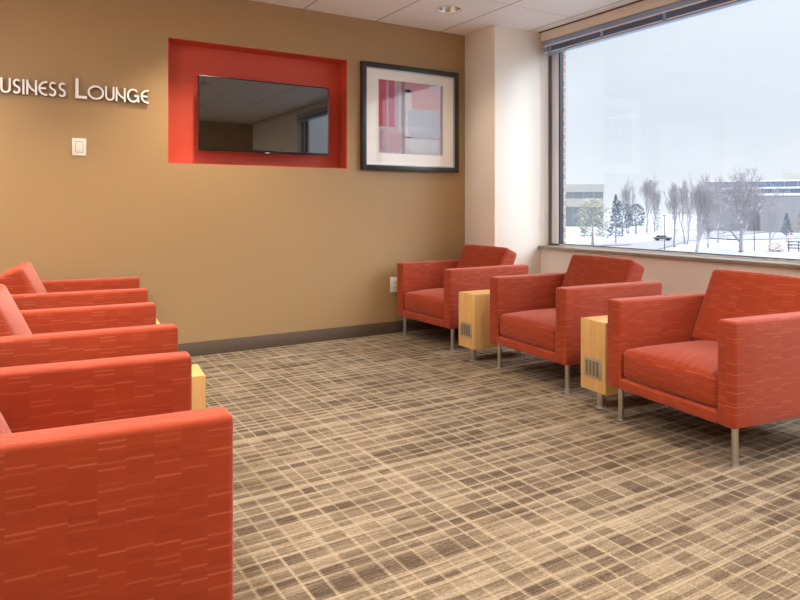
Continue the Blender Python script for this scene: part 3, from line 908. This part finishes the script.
leafy('tan_conifer', 'tall tan conifer at the right edge of the window view', 118.6, 61.2, 6.9, 3.0, 7, 'tan_leaf', True, .06, n=700, leaf=.55)
leafy('russet_shrub', 'russet round shrub in the snow below the small bare tree', 75.2, 41.9, 1.0, 2.0, 8, 'rust_leaf', False, .0, 'shrub', n=300, leaf=.28, trunk=False)
leafy('russet_shrub', 'russet shrub beside the low snow-covered fence at the right', 78.5, 42.0, 1.7, 1.0, 9, 'rust_leaf', False, .1, 'shrub', n=200, leaf=.28, trunk=False)

def lamp_post(label, x, y, h):
    t = thing('street_lamp', label, 'street lamp', P(x, y), 0, 'street lamps outside')
    h *= K
    obj('post', B().cyl((0, 0, -.3), (0, 0, h), .11, .08, 10), M['pole'], t)
    obj('lamp_head', B().box(-.55, .25, -.18, .18, h - .02, h + .18, .05), M['pole'], t)
lamp_post('thin grey street lamp standing beside the parked car', 67.6, 50.7, 3.9)
lamp_post('thin grey street lamp right of the wide-spreading bare tree', 74.8, 44.1, 3.1)

# car on the road
car = thing('car', 'dark car parked on the snowy road between the trees', 'car', P(82.6, 62.3, .12), rad(-38))
b = B(); b.box(-2.35, 2.35, -.92, .92, .35, .98, .16, seg=3); obj('car_body', b, M['car'], car)
b = B(); b.prism([(-1.7, .95), (1.15, .95), (.55, 1.5), (-1.25, 1.52)], -.78, .78); c_ = obj('cabin', b, M['car_glass'], car)
obj('roof', B().box(-1.2, .52, -.76, .76, 1.5, 1.58, .03), M['bld_white'], c_)
for sx in (-1.45, 1.45):
    for sy in (-.86, .86):
        obj('wheel', B().cyl((sx, sy - .11, .34), (sx, sy + .11, .34), .34, None, 18), M['tyre'], car)

# low fence by the right edge
fn = thing('snowy_fence', 'low dark rail fence with snow on its rails at the right edge', 'fence', P(77.4, 40.5), rad(-60))
for x_ in (-1.9, 0, 1.9): obj('fence_post', B().box(x_ - .12, x_ + .12, -.12, .12, -.3, 2.3, .02), M['pole'], fn)
for z_ in (.5, 1.2, 1.9):
    r_ = obj('rail', B().box(-2.1, 2.1, -.08, .08, z_, z_ + .22, .02), M['pole'], fn)
    obj('snow_cap', B().box(-2.1, 2.1, -.1, .1, z_ + .22, z_ + .5, .06), M['bld_white'], r_)

# buildings: height above ground from survey height
def hz(z): return 1.13 + (z - 1.13) * K - GZ
def building(name, label, p0, p1, depth, bands, roof_parts=None):
    """p0 -> p1 is the face towards the room, bands = (z0, z1, material, inset)"""
    a, c = Vector((p0[0] * K, p0[1] * K)), Vector((p1[0] * K, p1[1] * K))
    L_ = (c - a).length; ang = math.atan2(c.y - a.y, c.x - a.x)
    t = thing(name, label, 'building', (a.x, a.y, GZ), ang, 'office buildings beyond the trees')
    for nm, z0, z1, mt, inset in bands:
        bb_ = B(); bb_.box(inset, L_ - inset, inset, depth, z0, z1)
        o_ = obj(nm, bb_, M[mt], t, smooth=0)
        if nm == 'window_band':
            m_ = B(); n_ = int(L_ / 4.5)
            for i in range(1, n_): m_.box(i * L_ / n_ - .09, i * L_ / n_ + .09, inset - .12, inset + .2, z0 + .01, z1 - .01)
            for i in range(1, 5): m_.box(-.12 + inset, inset + .2, i * depth / 5 - .09, i * depth / 5 + .09, z0 + .01, z1 - .01)
            obj('mullions', m_, M['bld_light'], o_, smooth=0)
    for nm, bx, mt in (roof_parts or []):
        obj(nm, B().box(*[v_ if i < 4 else v_ for i, v_ in enumerate(bx)]), M[mt], t, smooth=0)
    return t
zt = hz(6.47)
building('office_building', 'pale flat office building at the left edge of the window view', (112.7, 133.0), (129.2, 114.4), 30,
         [('upper_wall', hz(4.48), zt, 'bld_light', 0), ('window_band', hz(2.9), hz(4.48), 'bld_dark', .25), ('middle_wall', hz(.76), hz(2.9), 'bld_light', 0), ('window_band', -1, hz(.76), 'bld_dark', .25)][::1])
building('office_building', 'long office building with blue ribbon windows behind the wide bare tree', (127.9, 85.9), (156.0, 44.0), 14,
         [('parapet', hz(6.05), hz(6.25), 'bld_white', -.1), ('window_band', hz(4.85), hz(6.05), 'bld_glass', .25), ('floor_band', hz(4.45), hz(4.85), 'bld_white', 0), ('window_band', hz(3.5), hz(4.45), 'bld_glass', .25),
          ('floor_band', hz(3.1), hz(3.5), 'bld_white', 0), ('window_band', -1, hz(3.1), 'bld_brick', .25)],
         [('penthouse', (28, 60, 3, 12, hz(6.25), hz(7.7)), 'bld_light')])
building('office_wing', 'projecting white-banded wing of offices at the right edge of the view', (129.4, 75.1), (140.5, 58.5), 8,
         [('floor_band', hz(4.45), hz(4.8), 'bld_white', -.05), ('window_band', hz(3.55), hz(4.45), 'bld_glass', .25), ('floor_band', hz(3.1), hz(3.55), 'bld_white', -.05), ('window_band', -1, hz(3.1), 'bld_brick', .25)])

# ------------------------------------------------------------------ sky
wd = bpy.data.worlds.new('overcast_sky'); sc.world = wd; wd.use_nodes = True
nt = wd.node_tree; nd = nt.nodes; bg = nd['Background']
tc = nd.new('ShaderNodeTexCoord'); sp = nd.new('ShaderNodeSeparateXYZ'); nt.links.new(tc.outputs['Generated'], sp.inputs[0])
rp = nd.new('ShaderNodeValToRGB'); nt.links.new(sp.outputs[2], rp.inputs[0])
els = rp.color_ramp.elements
els[0].position = 0.0; els[0].color = (.88, .93, .98, 1); els[1].position = 1.0; els[1].color = (1.0, 1.0, 1.0, 1)
e = els.new(.12); e.color = (.79, .865, .935, 1); e = els.new(.35); e.color = (.90, .95, 1.0, 1)
nz = nd.new('ShaderNodeTexNoise'); nz.inputs['Scale'].default_value = 2.2; nz.inputs['Detail'].default_value = 4
mpn = nd.new('ShaderNodeMapping'); mpn.inputs['Scale'].default_value = (1, 1, 3.5)
nt.links.new(tc.outputs['Generated'], mpn.inputs[0]); nt.links.new(mpn.outputs[0], nz.inputs['Vector'])
mr = nd.new('ShaderNodeMapRange'); mr.inputs[1].default_value = .3; mr.inputs[2].default_value = .7; mr.inputs[3].default_value = .95; mr.inputs[4].default_value = 1.06
nt.links.new(nz.outputs[0], mr.inputs[0])
mz = nd.new('ShaderNodeMapRange'); mz.inputs[1].default_value = .30; mz.inputs[2].default_value = 0.8; mz.inputs[3].default_value = 1.0; mz.inputs[4].default_value = 4.0
nt.links.new(sp.outputs[2], mz.inputs[0])
mm = nd.new('ShaderNodeMath'); mm.operation = 'MULTIPLY'; nt.links.new(mr.outputs[0], mm.inputs[0]); nt.links.new(mz.outputs[0], mm.inputs[1])
ms = nd.new('ShaderNodeMath'); ms.operation = 'MULTIPLY'; nt.links.new(mm.outputs[0], ms.inputs[0]); ms.inputs[1].default_value = 0.95
nt.links.new(rp.outputs[0], bg.inputs[0])
# the sun behind the cloud, high and to the right: a broad soft glow
SUN = Vector((.72, -.48, .5)).normalized()
dp = nd.new('ShaderNodeVectorMath'); dp.operation = 'DOT_PRODUCT'; nt.links.new(tc.outputs['Generated'], dp.inputs[0]); dp.inputs[1].default_value = SUN
cl = nd.new('ShaderNodeMath'); cl.operation = 'MAXIMUM'; nt.links.new(dp.outputs['Value'], cl.inputs[0]); cl.inputs[1].default_value = 0
pw = nd.new('ShaderNodeMath'); pw.operation = 'POWER'; nt.links.new(cl.outputs[0], pw.inputs[0]); pw.inputs[1].default_value = 14
gm = nd.new('ShaderNodeMath'); gm.operation = 'MULTIPLY_ADD'; nt.links.new(pw.outputs[0], gm.inputs[0]); gm.inputs[1].default_value = 11.5; nt.links.new(ms.outputs[0], gm.inputs[2])
nt.links.new(gm.outputs[0], bg.inputs[1])

# ------------------------------------------------------------------ camera
cam = bpy.data.cameras.new('camera'); co = bpy.data.objects.new('camera', cam); COL.objects.link(co)
co.location = Vector((0, 0, 1.13)) * S
co.rotation_euler = (rad(90), 0, -math.atan(406 / 664.6))
cam.sensor_width = 36.0; cam.lens = 36.0 * 664.6 / 800
cam.shift_y = -94.5 / 800
cam.clip_start = .05; cam.clip_end = 3000
sc.camera = co

vs = sc.view_settings
sc.display_settings.display_device = 'sRGB'
vs.view_transform = 'Standard'; vs.look = 'None'; vs.gamma = 1.0; vs.use_curve_mapping = False
vs.exposure = 0.18
sc.cycles.use_denoising = True
sc.cycles.max_bounces = 10; sc.cycles.diffuse_bounces = 6; sc.cycles.transparent_max_bounces = 16
sc.cycles.sample_clamp_indirect = 6.0
